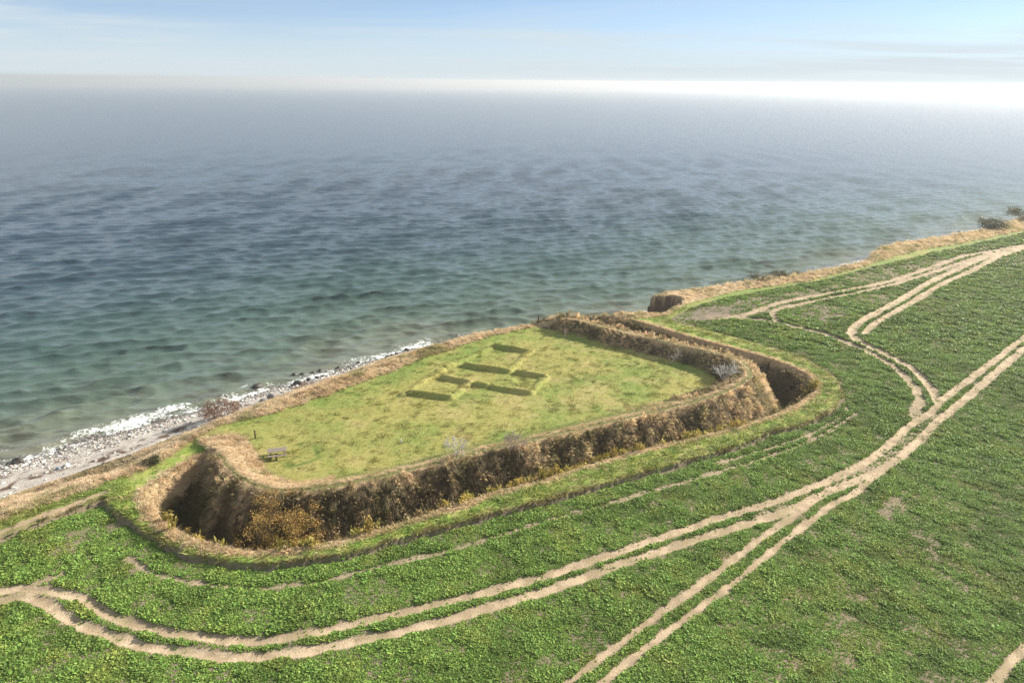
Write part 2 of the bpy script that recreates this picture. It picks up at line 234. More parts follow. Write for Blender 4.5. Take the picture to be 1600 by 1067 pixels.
def colour(x, y, g):
    """base colours of the ground (albedo only)"""
    n = fbm(x, y, 5, 4, 101); n2 = fbm(x, y, .8, 3, 103); n3 = fbm(x, y, 18, 3, 105)
    def C(*c): return np.array(c)[None, :]
    def mx(a, b, f): return a + (b-a)*np.clip(f, 0, 1)[:, None]
    R = lambda a, b, v: sm(a, b, v)
    lawn = mx(C(.285, .262, .082), C(.170, .222, .052), R(.42, .78, n*.6+n2*.2+.2*n3 + .18*sm(9, 1, g['sG'])))
    lawn = mx(lawn, C(.40, .315, .15), R(.50, .78, fbm(x, y, 2.6, 4, 107))*.40*sm(3, 9, g['sG']))
    lawn = mx(lawn, C(.13, .20, .035), R(.58, .78, fbm(x, y, 1.7, 3, 109))*.28)
    lawn = mx(lawn, C(.34, .30, .10), g['bank']*.5)
    d0 = np.hypot(x+22.3, y-61.2); lawn = mx(lawn, C(.06, .12, .02), np.exp(-((d0-2.9+n2)/.28)**2)*.7*(x > -22.6))
    pale = mx(C(.56, .41, .26), C(.42, .29, .16), n2); pale = mx(pale, C(.20, .19, .07), R(.55, .75, n)*.6)
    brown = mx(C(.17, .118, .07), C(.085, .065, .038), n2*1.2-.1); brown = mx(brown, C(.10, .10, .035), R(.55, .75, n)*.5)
    earth = mx(C(.22, .145, .10), C(.13, .085, .06), fbm(x, g['z']*6, .9, 3, 111))
    marg = mx(C(.30, .33, .085), C(.18, .26, .05), R(.35, .6, n2)); marg = mx(marg, C(.44, .34, .19), R(.60, .75, fbm(x, y, .6, 3, 113))*.7)
    soil = mx(C(.22, .17, .105), C(.31, .24, .155), n2); soil = mx(soil, C(.17, .135, .105), n3)
    track = mx(C(.47, .36, .24), C(.33, .25, .16), R(.35, .65, n2)); track = mx(track, C(.27, .22, .12), R(.55, .75, fbm(x, y, 2.5, 3, 115))*.6)
    peb = mx(C(.52, .475, .42), C(.39, .35, .31), n2)
    weed = fbm(x*.53+y*.85, -x*.85+y*.53, 1.4, 4, 121)
    band = np.exp(-((g['bt']-.72-(n-.5)*.5)/.09)**2) + .8*np.exp(-((g['bt']-.42-(n-.5)*.4)/.06)**2)
    peb = mx(peb, C(.10, .055, .035), R(.50, .60, weed)*band)
    peb = mx(peb, C(.12, .11, .095), sm(.30, .02, g['bt']))
    c = lawn.copy()
    s = lambda m: m.astype(float)
    c = np.where((g['inC'] & ~g['inF'])[:, None], mx(lawn, brown, .25+.9*sm(.95, .75, g['ti'])*sm(70, 80, y)), c)
    near = s(x < -17)*s(y < 79)*s(g['inC'] & ~g['inF'])
    c = mx(c, pale, near*sm(1.0, .8, g['ti'] + (n2-.5)*.3)*sm(6, 4, g['dC']))
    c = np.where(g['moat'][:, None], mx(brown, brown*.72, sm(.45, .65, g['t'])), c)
    c = mx(c, pale, s(g['moat'])*sm(1.6, .9, g['dL'] + (n2-.5))*s(x < -20))
    c = mx(c, pale, s(g['moat'])*sm(.9, .3, g['dL'] + (n2-.5)))
    c = mx(c, pale, sm(1.0, .5, g['dC'] + (n2-.5)*.8)*s(g['inE']))
    c = mx(c, C(.13, .145, .045), sm(.30, .12, np.abs(g['dC'] - .05) + (n2-.5)*.25)*s(g['inE'])*.85)
    out = g['inE'] & ~g['inC'] & ~g['moat'] & (g['sFi'] < 0)
    c = np.where(out[:, None], mx(marg, lawn, sm(1.0, 5.0, g['dL'])), c)
    c = mx(c, pale, s(out)*sm(.9, .3, g['dL'] + (n2-.5)*.8))
    c = mx(c, C(.12, .07, .045), np.exp(-((g['sFi']+.05)/.22)**2)*s(g['inE'])*sm(110, 85, y)*.8)
    fld = g['inE'] & (g['sFi'] >= 0)
    c = np.where(fld[:, None], soil, c)
    c = mx(c, track, s(fld | g['inE'])*g['trk'])
    c = mx(c, C(.34, .255, .165), g['strip']*s(g['inE']))
    belt = s(g['inE'])*sm(-.1, -.7, g['sG'])
    c = mx(c, pale, belt)
    slope = g['inB'] & ~g['inE']
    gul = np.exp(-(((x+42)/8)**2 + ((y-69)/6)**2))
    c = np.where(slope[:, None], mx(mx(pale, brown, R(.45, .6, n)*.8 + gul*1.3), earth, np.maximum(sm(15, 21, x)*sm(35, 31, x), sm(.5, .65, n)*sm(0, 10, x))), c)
    beach = ~g['inE'] & ~g['inB']
    c = np.where(beach[:, None], peb, c)
    return np.clip(c, .004, .9)

def add_attr(me, name, arr, typ, dom='POINT'):
    a = me.attributes.new(name, typ, dom)
    if typ == 'FLOAT_COLOR':
        b = np.ones((len(arr), 4), np.float32); b[:, :3] = arr; a.data.foreach_set('color', b.ravel())
    elif typ == 'FLOAT_VECTOR': a.data.foreach_set('vector', np.ascontiguousarray(arr, np.float32).ravel())
    else: a.data.foreach_set('value', np.ascontiguousarray(arr, np.int32 if typ == 'INT' else np.float32))
def np_mesh(name, V, F, smooth=True):
    """V (n,3); F list of (m,k) face index arrays"""
    if not isinstance(F, list): F = [F]
    me = bpy.data.meshes.new(name); me.vertices.add(len(V)); me.vertices.foreach_set('co', np.ascontiguousarray(V, np.float32).ravel())
    F = [f for f in F if len(f)]
    if F:
        me.loops.add(sum(f.size for f in F)); me.polygons.add(sum(len(f) for f in F))
        me.loops.foreach_set('vertex_index', np.concatenate([f.ravel() for f in F]).astype(np.int32))
        tot = np.concatenate([np.full(len(f), f.shape[1]) for f in F]); st = np.concatenate([[0], np.cumsum(tot)[:-1]])
        me.polygons.foreach_set('loop_start', st.astype(np.int32)); me.polygons.foreach_set('loop_total', tot.astype(np.int32))
        me.polygons.foreach_set('use_smooth', np.full(len(tot), smooth))
    me.update(calc_edges=True)
    return me
def link(name, me, mat=None, parent=None):
    o = bpy.data.objects.new(name, me); COL.objects.link(o)
    if mat: me.materials.append(mat)
    if parent: o.parent = parent
    return o
def tag(o, label=None, cat=None, group=None, kind=None):
    for k, v in (('label', label), ('category', cat), ('group', group), ('kind', kind)):
        if v: o[k] = v
    return o

# ---------------------------------------------------------------- materials
def new_mat(name):
    m = bpy.data.materials.new(name); m.use_nodes = True; return m, NT(m.node_tree)
def ground_mat(name, scales, bump, amp=.5, rough=.95, dist_=.04):
    m, N = new_mat(name)
    col = N.n('ShaderNodeAttribute', attribute_name='col').outputs['Color']
    pos = N.n('ShaderNodeNewGeometry').outputs['Position']
    a = N.noise(pos, scales[0], 4, .65); b = N.noise(pos, scales[1], 3, .6)
    f = N.math('MULTIPLY_ADD', a, amp*2, 1-amp); f2 = N.math('MULTIPLY_ADD', b, amp*1.2, 1-amp*.6)
    k = N.math('MULTIPLY', f, f2)
    c = N.mix(1.0, col, N.n('ShaderNodeCombineColor', {0: k, 1: k, 2: k}).outputs[0], 'MULTIPLY')
    bp = N.n('ShaderNodeBump', {'Height': N.math('ADD', a, N.math('MULTIPLY', b, .5)), 'Strength': bump, 'Distance': dist_})
    p = N.n('ShaderNodeBsdfPrincipled', {'Base Color': c, 'Roughness': rough, 'Specular IOR Level': .15, 'Normal': bp.outputs[0]})
    N.t.links.new(p.outputs[0], N.n('ShaderNodeOutputMaterial').inputs[0]); return m
M_GRASS = ground_mat('short_grass', (7, 30), .7, .34, dist_=.05)
M_SOIL = ground_mat('soil', (6, 30), .8, .3, dist_=.08)
M_ROUGH = ground_mat('rank_growth', (5, 22), 1.0, .55, dist_=.25)
M_PEB = ground_mat('pebbles', (7, 20), 1.0, .5, dist_=.15)
M_EARTH = ground_mat('earth', (1.5, 7), 1.0, .4, dist_=.3)

# ---------------------------------------------------------------- the land: one height field, cut by kind of ground
def axis(lo, a, b, hi, d, grow=1.045, mx_=12):
    c = list(np.arange(a, b, d)); s = d; v = c[-1]
    while v < hi: s = min(s*grow, mx_); v += s; c.append(v)
    s = d; v = c[0]; l = []
    while v > lo: s = min(s*grow*1.06, mx_); v -= s; l.append(v)
    return np.array(l[::-1] + c)
AX = axis(-240, -70, 62, 880, .23, 1.012, 14); AY = axis(-250, 30, 112, 620, .23, 1.012, 12)
GX, GY = np.meshgrid(AX, AY); gx, gy = GX.ravel(), GY.ravel()
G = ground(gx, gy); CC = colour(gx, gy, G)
nx, ny = len(AX), len(AY)
idx = np.arange(nx*ny).reshape(ny, nx)
Q = np.stack([idx[:-1, :-1], idx[:-1, 1:], idx[1:, 1:], idx[1:, :-1]], -1).reshape(-1, 4)
cls = np.full(gx.size, 0)                                          # 0 lawn
fieldm = G['inE'] & (G['sFi'] >= 0)
cls[G['inE'] & ~G['inC'] & ~G['moat'] & ~fieldm] = 1                # grass verge
cls[G['inC'] & ~G['inF'] & (G['dC'] < 5.5)] = 2; cls[G['moat'] & (G['t'] < .6)] = 2     # rampart
cls[G['moat'] & (G['t'] >= .6)] = 3                                # moat
cls[fieldm] = 4; cls[fieldm & (G['trk'] > .5)] = 5                  # field, tracks
cls[(G['strip'] > .5) & G['inE']] = 5
cls[G['inE'] & (G['sG'] < 0)] = 6; cls[G['inB'] & ~G['inE']] = 6    # grassy sea bank
cls[~G['inE'] & ~G['inB']] = 7
keepq = (G['z'][Q].max(1) > -6.5)
Q = Q[keepq]; qc = cls[Q[:, 0]]
V = np.stack([gx, gy, G['z']], 1)
for k, (nm, mat) in enumerate([('lawn', M_GRASS), ('grass_verge', M_GRASS), ('rampart', M_ROUGH), ('moat', M_ROUGH), ('field', M_SOIL), ('dirt_track', M_SOIL), ('sea_bank', M_ROUGH), ('beach', M_PEB)]):
    q = Q[qc == k]; u, inv = np.unique(q, return_inverse=True)
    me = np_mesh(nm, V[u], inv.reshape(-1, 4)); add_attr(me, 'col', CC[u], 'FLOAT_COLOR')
    tag(link(nm, me, mat), kind='structure')

# ---------------------------------------------------------------- the sea: wave geometry on a fan that coarsens outwards
def build_sea():
    ang = np.radians(np.concatenate([np.linspace(-115, -52, 60)[:-1], np.arange(-52, 52, .22), np.linspace(52, 115, 60)]))
    r = [52.0]
    while r[-1] < 13000: r.append(r[-1]*1.0036 if r[-1] < 700 else r[-1]*(1.006 if r[-1] < 1800 else 1.02))
    r = np.array(r); R, A = np.meshgrid(r, ang, indexing='ij')
    x = (R*np.sin(A)).ravel(); y = (R*np.cos(A)).ravel(); rr = R.ravel()
    nr, na = len(r), len(ang); I = np.arange(nr*na).reshape(nr, na)
    F = np.stack([I[:-1, :-1], I[:-1, 1:], I[1:, 1:], I[1:, :-1]], -1).reshape(-1, 4)[:, ::-1]
    near = rr < 900
    sd = np.full(x.size, 400.0)
    ns = np.where(near)[0]; xs, ys = x[ns], y[ns]
    ins = inside(P_SHORE, xs, ys); d = dist(P_SHORE[:len(SHORE)], xs, ys)
    sd[ns] = np.where(ins, -d, d)
    z = np.zeros(x.size); sp = rr*.0038; rs = np.random.RandomState(5)
    head = math.radians(160); env = .85 + .3*fbm(xs, ys, 26, 3, 201)
    act = rr[ns] < 890; xa, ya, spa = xs[act], ys[act], sp[ns][act]; za = np.zeros(xa.size)
    dxa = np.zeros(xa.size); dya = np.zeros(xa.size)
    grp = fbm(xa*.5 + ya*.17, ya - xa*.3, 7, 3, 207); gr = .9 + .3*sm(.42, .75, grp)
    for i in range(190):
        L = 1.3*(6.4/1.3)**(rs.rand()**.9); k = 2*math.pi/L
        th = head + rs.randn()*(.17 + .4*(rs.rand() < .25)); a = .0066*L**1.05*(.4+1.2*rs.rand())
        fade = np.clip((L/spa - 2.2)/2.5, 0, 1)*a*gr*(1-.5*sm(220, 700, spa/.0038))
        ph = k*(xa*math.sin(th) + ya*math.cos(th)) + rs.rand()*6.283
        za += fade*np.cos(ph); q = -fade*np.sin(ph)*.9; dxa += q*math.sin(th); dya += q*math.cos(th)
    cl_ = np.clip(.2 + sd[ns[act]]/16, .1, 1)
    z[ns[act]] = za; x[ns[act]] += dxa*cl_; y[ns[act]] += dya*cl_
    z[ns] *= env*np.clip(.25 + sd[ns]/16, .12, 1)
    # low swells running in to the shore
    s = sd[ns] + (fbm(xs, ys, 17, 2, 203)-.5)*9
    sw = np.maximum(np.sin(s*2*math.pi/9.0), 0)**3*np.exp(-((s-9)/9)**2)*sm(.38, .62, fbm(xs*.6+ys*.8, -xs*.8+ys*.6, 16, 2, 205))
    z[ns] += .62*sw*(sd[ns] > 0)
    keep = (sd > -9)
    fk = keep[F].any(1); F = F[fk]; u, inv = np.unique(F, return_inverse=True)
    me = np_mesh('sea', np.stack([x, y, z], 1)[u], inv.reshape(-1, 4))
    add_attr(me, 'sd', sd[u], 'FLOAT'); add_attr(me, 'rgh', (.08 + .13*sm(110, 500, rr) - .15*sm(1200, 4500, rr))[u], 'FLOAT')
    pt = np.zeros(x.size)
    for px, py, a, b, s in [(-54, 86.5, 5.5, 2.0, 1.1), (-50.5, 90.5, 4.5, 1.5, 1.0), (-58, 83.5, 4, 1.4, .9), (-42.5, 99, 1.8, .9, .8), (-27, 111, 4, 1.5, .7), (-17, 119, 5, 1.8, .8), (-34, 104, 3, 1, .6), (-66, 79, 3, 1.4, .5)]:
        c_, s_ = math.cos(math.radians(38)), math.sin(math.radians(38))
        uu = (x-px)*c_ + (y-py)*s_; vv = -(x-px)*s_ + (y-py)*c_
        pt = np.maximum(pt, s*np.exp(-(uu/a)**2 - (vv/b)**2))
    add_attr(me, 'foam', pt[u], 'FLOAT')
    m, N = new_mat('sea_water')
    sdn = N.n('ShaderNodeAttribute', attribute_name='sd').outputs['Fac']; fp = N.n('ShaderNodeAttribute', attribute_name='foam').outputs['Fac']
    pos = N.n('ShaderNodeNewGeometry').outputs['Position']
    wav = N.n('ShaderNodeMapping', {'Vector': pos, 'Rotation': (0, 0, math.radians(-18)), 'Scale': (.24, 1.0, 1.0)}).outputs[0]
    big = N.noise(pos, .035, 3, .5)
    sdw = N.math('ADD', sdn, N.math('MULTIPLY', N.math('SUBTRACT', big, .5), 24))
    c = N.ramp(N.math('DIVIDE', sdw, 170, clamp=True), [(0.0, (.15, .15, .11)), (.035, (.125, .145, .105)), (.10, (.076, .112, .090)), (.26, (.044, .080, .076)), (.50, (.032, .060, .080)), (1.0, (.029, .054, .086))])
    wd = N.noise(N.n('ShaderNodeMapping', {'Vector': pos, 'Rotation': (0, 0, math.radians(-40)), 'Scale': (.35, 1.0, 1.0)}).outputs[0], .38, 4, .6)
    dk = N.math('MULTIPLY', N.ramp(wd, [(.50, 0.), (.60, 1.)]), N.ramp(N.math('DIVIDE', sdn, 30, clamp=True), [(0, .9), (.45, .6), (1, 0.)]))
    c = N.mix(N.math('MULTIPLY', dk, .75), c, (.040, .032, .026))
    # ripples too small to be modelled
    h = N.math('ADD', N.math('MULTIPLY', N.noise(wav, 1.3, 4, .62, .3), .55), N.math('MULTIPLY', N.noise(wav, 4.5, 3, .6), .16))
    h = N.math('ADD', h, N.math('MULTIPLY', N.noise(wav, .55, 4, .6, .0), 1.5))
    bp = N.n('ShaderNodeBump', {'Height': h, 'Strength': 1.0, 'Distance': .14})
    p = N.n('ShaderNodeBsdfPrincipled', {'Base Color': c, 'Roughness': N.n('ShaderNodeAttribute', attribute_name='rgh').outputs['Fac'], 'IOR': 1.333, 'Normal': bp.outputs[0]})
    # foam
    lace = N.noise(pos, 2.1, 5, .68, .8); lace2 = N.noise(N.n('ShaderNodeMapping', {'Vector': pos, 'Rotation': (0, 0, math.radians(-38)), 'Scale': (.5, 1.3, 1.0)}).outputs[0], .30, 3, .6)
    edge = N.ramp(N.math('DIVIDE', N.math('SUBTRACT', sdn, N.math('MULTIPLY', N.math('SUBTRACT', lace2, .45), 9)), 4.5, clamp=True), [(0.0, .88), (.14, .66), (.4, .40), (1.0, 0.0)])
    fv = N.math('ADD', N.math('MAXIMUM', edge, N.math('MULTIPLY', fp, .95)), N.math('MULTIPLY', N.math('SUBTRACT', lace, .5), 2.4))
    fm = N.ramp(fv, [(.58, 0.), (1.0, .95)])
    fd = N.n('ShaderNodeBsdfPrincipled', {'Base Color': (.80, .82, .82, 1), 'Roughness': .8, 'Specular IOR Level': .2})
    mx = N.n('ShaderNodeMixShader', {0: fm, 1: p.outputs[0], 2: fd.outputs[0]})
    N.t.links.new(mx.outputs[0], N.n('ShaderNodeOutputMaterial').inputs[0])
    tag(link('sea', me, m), kind='structure')
build_sea()

# ---------------------------------------------------------------- ground cover: one object per kind, many small plants
def plant_mat(name, transl=.3, rough=.6, spec=.3, var=.35):
    m, N = new_mat(name)
    t = N.n('ShaderNodeAttribute', attribute_name='tint', attribute_type='INSTANCER').outputs['Color']
    sh = N.n('ShaderNodeAttribute', attribute_name='shade').outputs['Fac']
    c = N.mix(1.0, t, N.n('ShaderNodeCombineColor', {0: sh, 1: sh, 2: sh}).outputs[0], 'MULTIPLY')
    p = N.n('ShaderNodeBsdfPrincipled', {'Base Color': c, 'Roughness': rough, 'Specular IOR Level': spec})
    tr = N.n('ShaderNodeBsdfTranslucent', {'Color': N.mix(.35, c, (.30, .30, .04), 'MIX')}) if transl > .25 else N.n('ShaderNodeBsdfTranslucent', {'Color': c})
    mx = N.n('ShaderNodeMixShader', {0: transl, 1: p.outputs[0], 2: tr.outputs[0]})
    N.t.links.new(mx.outputs[0], N.n('ShaderNodeOutputMaterial').inputs[0]); return m

def scatter(name, templates, P, rot, scl, tint, mat, label, cat=None):
    """templates: list of (V, F, shade). One object whose node group sets its own template plants on its own loose points."""
    Vs, Fs, sh, tid = [], [], [], []; off = 0
    for k, (v, f, s) in enumerate(templates):
        Vs.append(v); Fs.append(f+off); sh.append(s); tid.append(np.full(len(v), k+1)); off += len(v)
    n = len(P); Vs.append(P); sh.append(np.ones(n)); tid.append(np.zeros(n))
    me = np_mesh(name, np.concatenate(Vs), Fs, False)
    pad = off; z3 = lambda a: np.concatenate([np.zeros((pad, 3)), a])
    add_attr(me, 'shade', np.concatenate(sh), 'FLOAT'); add_attr(me, 'tid', np.concatenate(tid), 'INT')
    add_attr(me, 'vid', np.concatenate([np.full(pad, -1), RS.randint(0, len(templates), n)]), 'INT')
    add_attr(me, 'rot', z3(rot), 'FLOAT_VECTOR'); add_attr(me, 'scl', np.concatenate([np.ones(pad), scl]), 'FLOAT')
    add_attr(me, 'tint', z3(tint), 'FLOAT_COLOR')
    o = link(name, me, mat)
    ng = bpy.data.node_groups.new(name + '_cover', 'GeometryNodeTree')
    ng.interface.new_socket('Geometry', in_out='INPUT', socket_type='NodeSocketGeometry')
    ng.interface.new_socket('Geometry', in_out='OUTPUT', socket_type='NodeSocketGeometry')
    N = NT(ng); gi = N.n('NodeGroupInput').outputs[0]
    at = lambda nm, ty: N.n('GeometryNodeInputNamedAttribute', {'Name': nm}, data_type=ty).outputs[0]
    tid_, vid_ = at('tid', 'INT'), at('vid', 'INT')
    eq = lambda a, b: N.n('FunctionNodeCompare', {2: a, 3: b}, data_type='INT', operation='EQUAL').outputs[0]
    join = N.n('GeometryNodeJoinGeometry')
    for k in range(len(templates)):
        tm = N.n('GeometryNodeSeparateGeometry', {0: gi, 1: eq(tid_, k+1)}, domain='POINT').outputs[0]
        pt = N.n('GeometryNodeSeparateGeometry', {0: gi, 1: eq(vid_, k)}, domain='POINT').outputs[0]
        pt = N.n('GeometryNodeMeshToPoints', {'Mesh': pt}).outputs[0]
        ins = N.n('GeometryNodeInstanceOnPoints', {'Points': pt, 'Instance': tm, 'Rotation': at('rot', 'FLOAT_VECTOR'), 'Scale': at('scl', 'FLOAT')}).outputs[0]
        N.t.links.new(ins, join.inputs[0])
    N.t.links.new(join.outputs[0], N.n('NodeGroupOutput').inputs[0])
    md = o.modifiers.new('cover', 'NODES'); md.node_group = ng
    return tag(o, label, cat, None, 'stuff')

def t_rosette(rs, n=9, L=.26, w=.085):
    V, F, s = [], [], []
    for i in range(n):
        a = i*2.4 + rs.rand()*.6; up = .35 + .95*rs.rand(); l = L*(.7+.5*rs.rand()); ww = w*(.8+.5*rs.rand())
        dx, dy = math.cos(a), math.sin(a); h1 = l*.75*up; h2 = l*(.95*up - .35)
        b = len(V); roll = (rs.rand()-.5)*.05
        for (r_, h, wd) in ((.02, 0, .02), (l*.42, h1*.75, ww), (l*.8, h1, ww*.85), (l*1.08, max(h2, .0)+.05, .015)):
            V += [(dx*r_-dy*wd, dy*r_+dx*wd, h+roll), (dx*r_+dy*wd, dy*r_-dx*wd, h-roll)]
        for k in range(3): F.append((b+2*k, b+2*k+1, b+2*k+3, b+2*k+2))
        s += [.55+.95*rs.rand()]*8
    return np.array(V), np.array(F), np.array(s)
def t_tuft(rs, n=16, H=.5, spread=.22, w=.018, lean=.15, arch=.6):
    V, F, s = [], [], []
    for i in range(n):
        a = rs.rand()*6.283; r0 = spread*.5*math.sqrt(rs.rand()); bx, by = r0*math.cos(a), r0*math.sin(a)
        a2 = a + (rs.rand()-.5)*1.5; h = H*(.55+.6*rs.rand()); o = spread*(.3+.9*rs.rand())
        ex, ey = math.cos(a2)*o + lean*H, math.sin(a2)*o; wv = rs.rand()*3.14; wx, wy = math.cos(wv)*w, math.sin(wv)*w
        b = len(V)
        for (t, ww) in ((0, 1), (.5, .9), (1, .25)):
            px = bx + ex*t**1.6; py = by + ey*t**1.6; pz = h*(t - arch*.45*t*t)
            V += [(px-wx*ww, py-wy*ww, pz-.03*(t == 0)), (px+wx*ww, py+wy*ww, pz-.03*(t == 0))]
        F += [(b, b+1, b+3, b+2), (b+2, b+3, b+5, b+4)]; s += [.75+.5*rs.rand()]*6
    return np.array(V), np.array(F), np.array(s)
def t_herb(rs, n=7, H=.9, w=.014, lean=.2):
    """stalks with ragged heads"""
    V, F, s = [], [], []
    for i in range(n):
        a = rs.rand()*6.283; bx, by = .2*rs.rand()*math.cos(a), .2*rs.rand()*math.sin(a); h = H*(.6+.5*rs.rand())
        ex = bx*1.8 + lean*h + (rs.rand()-.5)*.15; ey = by*1.8 + (rs.rand()-.5)*.15
        b = len(V); V += [(bx-w, by, -.03), (bx+w, by, -.03), (ex+w*.7, ey, h), (ex-w*.7, ey, h)]; F.append((b, b+1, b+2, b+3)); s += [.8]*4
        for k in range(6):
            t = .35+.65*rs.rand(); cx, cy, cz = bx+(ex-bx)*t, by+(ey-by)*t, h*t; q = .035+.05*rs.rand(); v1 = rs.randn(3)*q; v2 = rs.randn(3)*q*.7
            c = np.array((cx, cy, cz)); b = len(V); V += [tuple(c-v1), tuple(c-v2*.6), tuple(c+v1), tuple(c+v2)]; F.append((b, b+1, b+2, b+3)); s += [.6+.8*rs.rand()]*4
    return np.array(V), np.array(F), np.array(s)
def t_stone(rs):
    p = (1+5**.5)/2
    v = np.array([(-1, p, 0), (1, p, 0), (-1, -p, 0), (1, -p, 0), (0, -1, p), (0, 1, p), (0, -1, -p), (0, 1, -p), (p, 0, -1), (p, 0, 1), (-p, 0, -1), (-p, 0, 1)])/1.9
    f = np.array([(0, 11, 5), (0, 5, 1), (0, 1, 7), (0, 7, 10), (0, 10, 11), (1, 5, 9), (5, 11, 4), (11, 10, 2), (10, 7, 6), (7, 1, 8), (3, 9, 4), (3, 4, 2), (3, 2, 6), (3, 6, 8), (3, 8, 9), (4, 9, 5), (2, 4, 11), (6, 2, 10), (8, 6, 7), (9, 8, 1)])
    v = v*(.8+.4*rs.rand(12, 1))*np.array([1, .75, .55])
    return v, f, np.full(12, .8+.4*rs.rand())

def pts(xa, xb, ya, yb, dens):
    n = int((xb-xa)*(yb-ya)*dens); return xa + RS.rand(n)*(xb-xa), ya + RS.rand(n)*(yb-ya)
def frustum(x, y, pad=4, zg=10):
    """roughly what the photograph can see, with a margin"""
    return (np.abs(x) < y*.9 + 22) & (y > 18)
def slope_dir(x, y, g):
    e = .3; zx = ground(x+e, y)['z'] - ground(x-e, y)['z']; zy = ground(x, y+e)['z'] - ground(x, y-e)['z']
    gx_, gy_ = zx/(2*e), zy/(2*e); return np.arctan2(-gy_, -gx_), np.arctan(np.hypot(gx_, gy_))
def rnd_tint(base, n, v=.22, h=.10):
    b = np.asarray(base, float); b = np.broadcast_to(b, (n, 3)).copy()
    return b*(1+(RS.rand(n, 1)-.5)*2*v)*(1+(RS.rand(n, 3)-.5)*2*h)

def cover_crop():
    X, Y, SC = [], [], []
    for (xa, xb, ya, yb, d, s) in [(-75, 100, 12, 60, 105, .50), (-20, 135, 60, 92, 84, .57), (0, 175, 92, 140, 36, .82), (40, 230, 140, 200, 12, 1.25), (100, 260, 200, 300, 4, 1.9)]:
        x, y = pts(xa, xb, ya, yb, d); m = (x < y*.86+30) & (x > -y*.86-22) & inside(P_FIELD, x, y); x, y = x[m], y[m]
        X.append(x); Y.append(y); SC.append(np.full(x.size, s))
    x = np.concatenate(X); y = np.concatenate(Y); sc = np.concatenate(SC); g = ground(x, y)
    dn = fbm(x, y, 1.1, 3, 301); dn2 = fbm(x, y, 6, 3, 303)
    row = .5+.5*np.sin((x*math.cos(.5)-y*math.sin(.5))*2*math.pi/1.9)
    dens = 1.0 - .38*sm(.36, .24, dn) - .15*sm(.38, .26, dn2)
    dens = dens*np.maximum(1-np.clip(g['trk']*1.6, 0, 1), .035)*(1-.90*g['pat'])*(1-.95*g['strip'])
    edge = sm(-.1, .5, g['sFi']); dens = dens*(.25+.75*edge)
    k = (RS.rand(x.size) < dens) & g['inE']; x, y, sc = x[k], y[k], sc[k]; dn = dn[k]; dn2 = dn2[k]
    g = {a: b[k] for a, b in g.items()}
    size = sc*(.62+.55*RS.rand(x.size))*(.62 + .85*sm(.3, .7, dn))*(1-.45*g['pat'])*(.7+.3*sm(.1, .8, g['sFi']))
    size = size*(1 - .55*np.clip(g['trk'], 0, 1))*(.82+.36*fbm(x, y, 9, 2, 311))
    P = np.stack([x, y, g['z']-.02], 1); n = x.size
    rot = np.stack([np.zeros(n), np.abs(RS.randn(n))*.22, RS.rand(n)*6.283], 1)
    base = np.array([.20, .31, .068])[None]*np.ones((n, 1))
    yel = sm(.5, .8, fbm(x, y, 2.2, 3, 307))[:, None]*.45 + .35*(RS.rand(n, 1) < .12)
    base = base + (np.array([.33, .35, .085])-base)*np.clip(yel, 0, .8)
    dk = sm(.5, .3, fbm(x, y, 3.1, 3, 309))[:, None]; base = base*(1-.25*dk)
    rs = np.random.RandomState(3)
    print('crop', n)
    scatter('field_crop', [t_rosette(rs, 8+i % 3) for i in range(7)], P, rot, size, rnd_tint(base, n, .25, .10), plant_mat('crop_leaf', .32, .65, .15), 'low leafy green crop covering the ploughed field')
cover_crop()

def cover(name, x, y, keep_fn, templates, tint_fn, mat, label, size, lean_slope=True, jit=.35, sink=.02):
    m = frustum(x, y); x, y = x[m], y[m]; g = ground(x, y); p = keep_fn(x, y, g); k = RS.rand(x.size) < p
    x, y = x[k], y[k]; g = {a: b[k] for a, b in g.items()}; n = x.size
    if lean_slope: az, inc = slope_dir(x, y, g)
    else: az, inc = RS.rand(n)*6.283, np.zeros(n)
    flat = inc < .12; az = np.where(flat, RS.rand(n)*6.283, az + RS.randn(n)*jit)
    rot = np.stack([RS.randn(n)*.10, inc*.55 + np.abs(RS.randn(n))*.14, az], 1)
    sc = size(x, y, g)*(.65+.7*RS.rand(n))
    print(name, n)
    scatter(name, templates, np.stack([x, y, g['z']-sink], 1), rot, sc, tint_fn(x, y, g, n), mat, label)
MP = plant_mat('dry_blades', .42, .75, .2); MG = plant_mat('grass_blades', .30, .6, .3)
rs = np.random.RandomState(8)
def mixc(a, b, f): a = np.array(a)[None]; b = np.array(b)[None]; return a + (b-a)*np.clip(f, 0, 1)[:, None]

# pale dead grass on the sea bank, the crest of the rampart and the lip of the moat
def k_pale(x, y, g):
    belt = (g['inE'] & (g['sG'] < .1)) | (g['inB'] & ~g['inE'])
    nz = fbm(x, y, 2.2, 3, 401)
    p = belt*(.9)*sm(0, .2, 1-g['tt'])*(1 - .8*(sm(14, 17, x)*sm(34, 30, x)*(g['inB'] & ~g['inE'])))
    lip = sm(1.0+.35*(x < -20), .4+.3*(x < -20), g['dL']+(nz-.5))*(g['moat'] | (g['sFi'] < -.2))*g['inE']
    lipout = sm(1.0, .4, g['dL'])*sm(1.2, 2.6, g['sG'])
    p = np.maximum(p, np.where(g['moat'], lip, lipout*g['inE'])*.95)
    cr = sm(1.05, .5, g['dC'])*(1-.93*sm(.28, .12, np.abs(g['dC']-.05)))*g['inE']
    p = np.maximum(p, cr*.9)
    inn = (g['inC'] & ~g['inF'])*(y < 79)*(x < -17)*sm(5.5, 4, g['dC'])*sm(1.0, .85, g['ti']); p = np.maximum(p, inn*.8)
    return p*(1-.9*(g['strip'] > .5))*(g['z'] > 1.0)
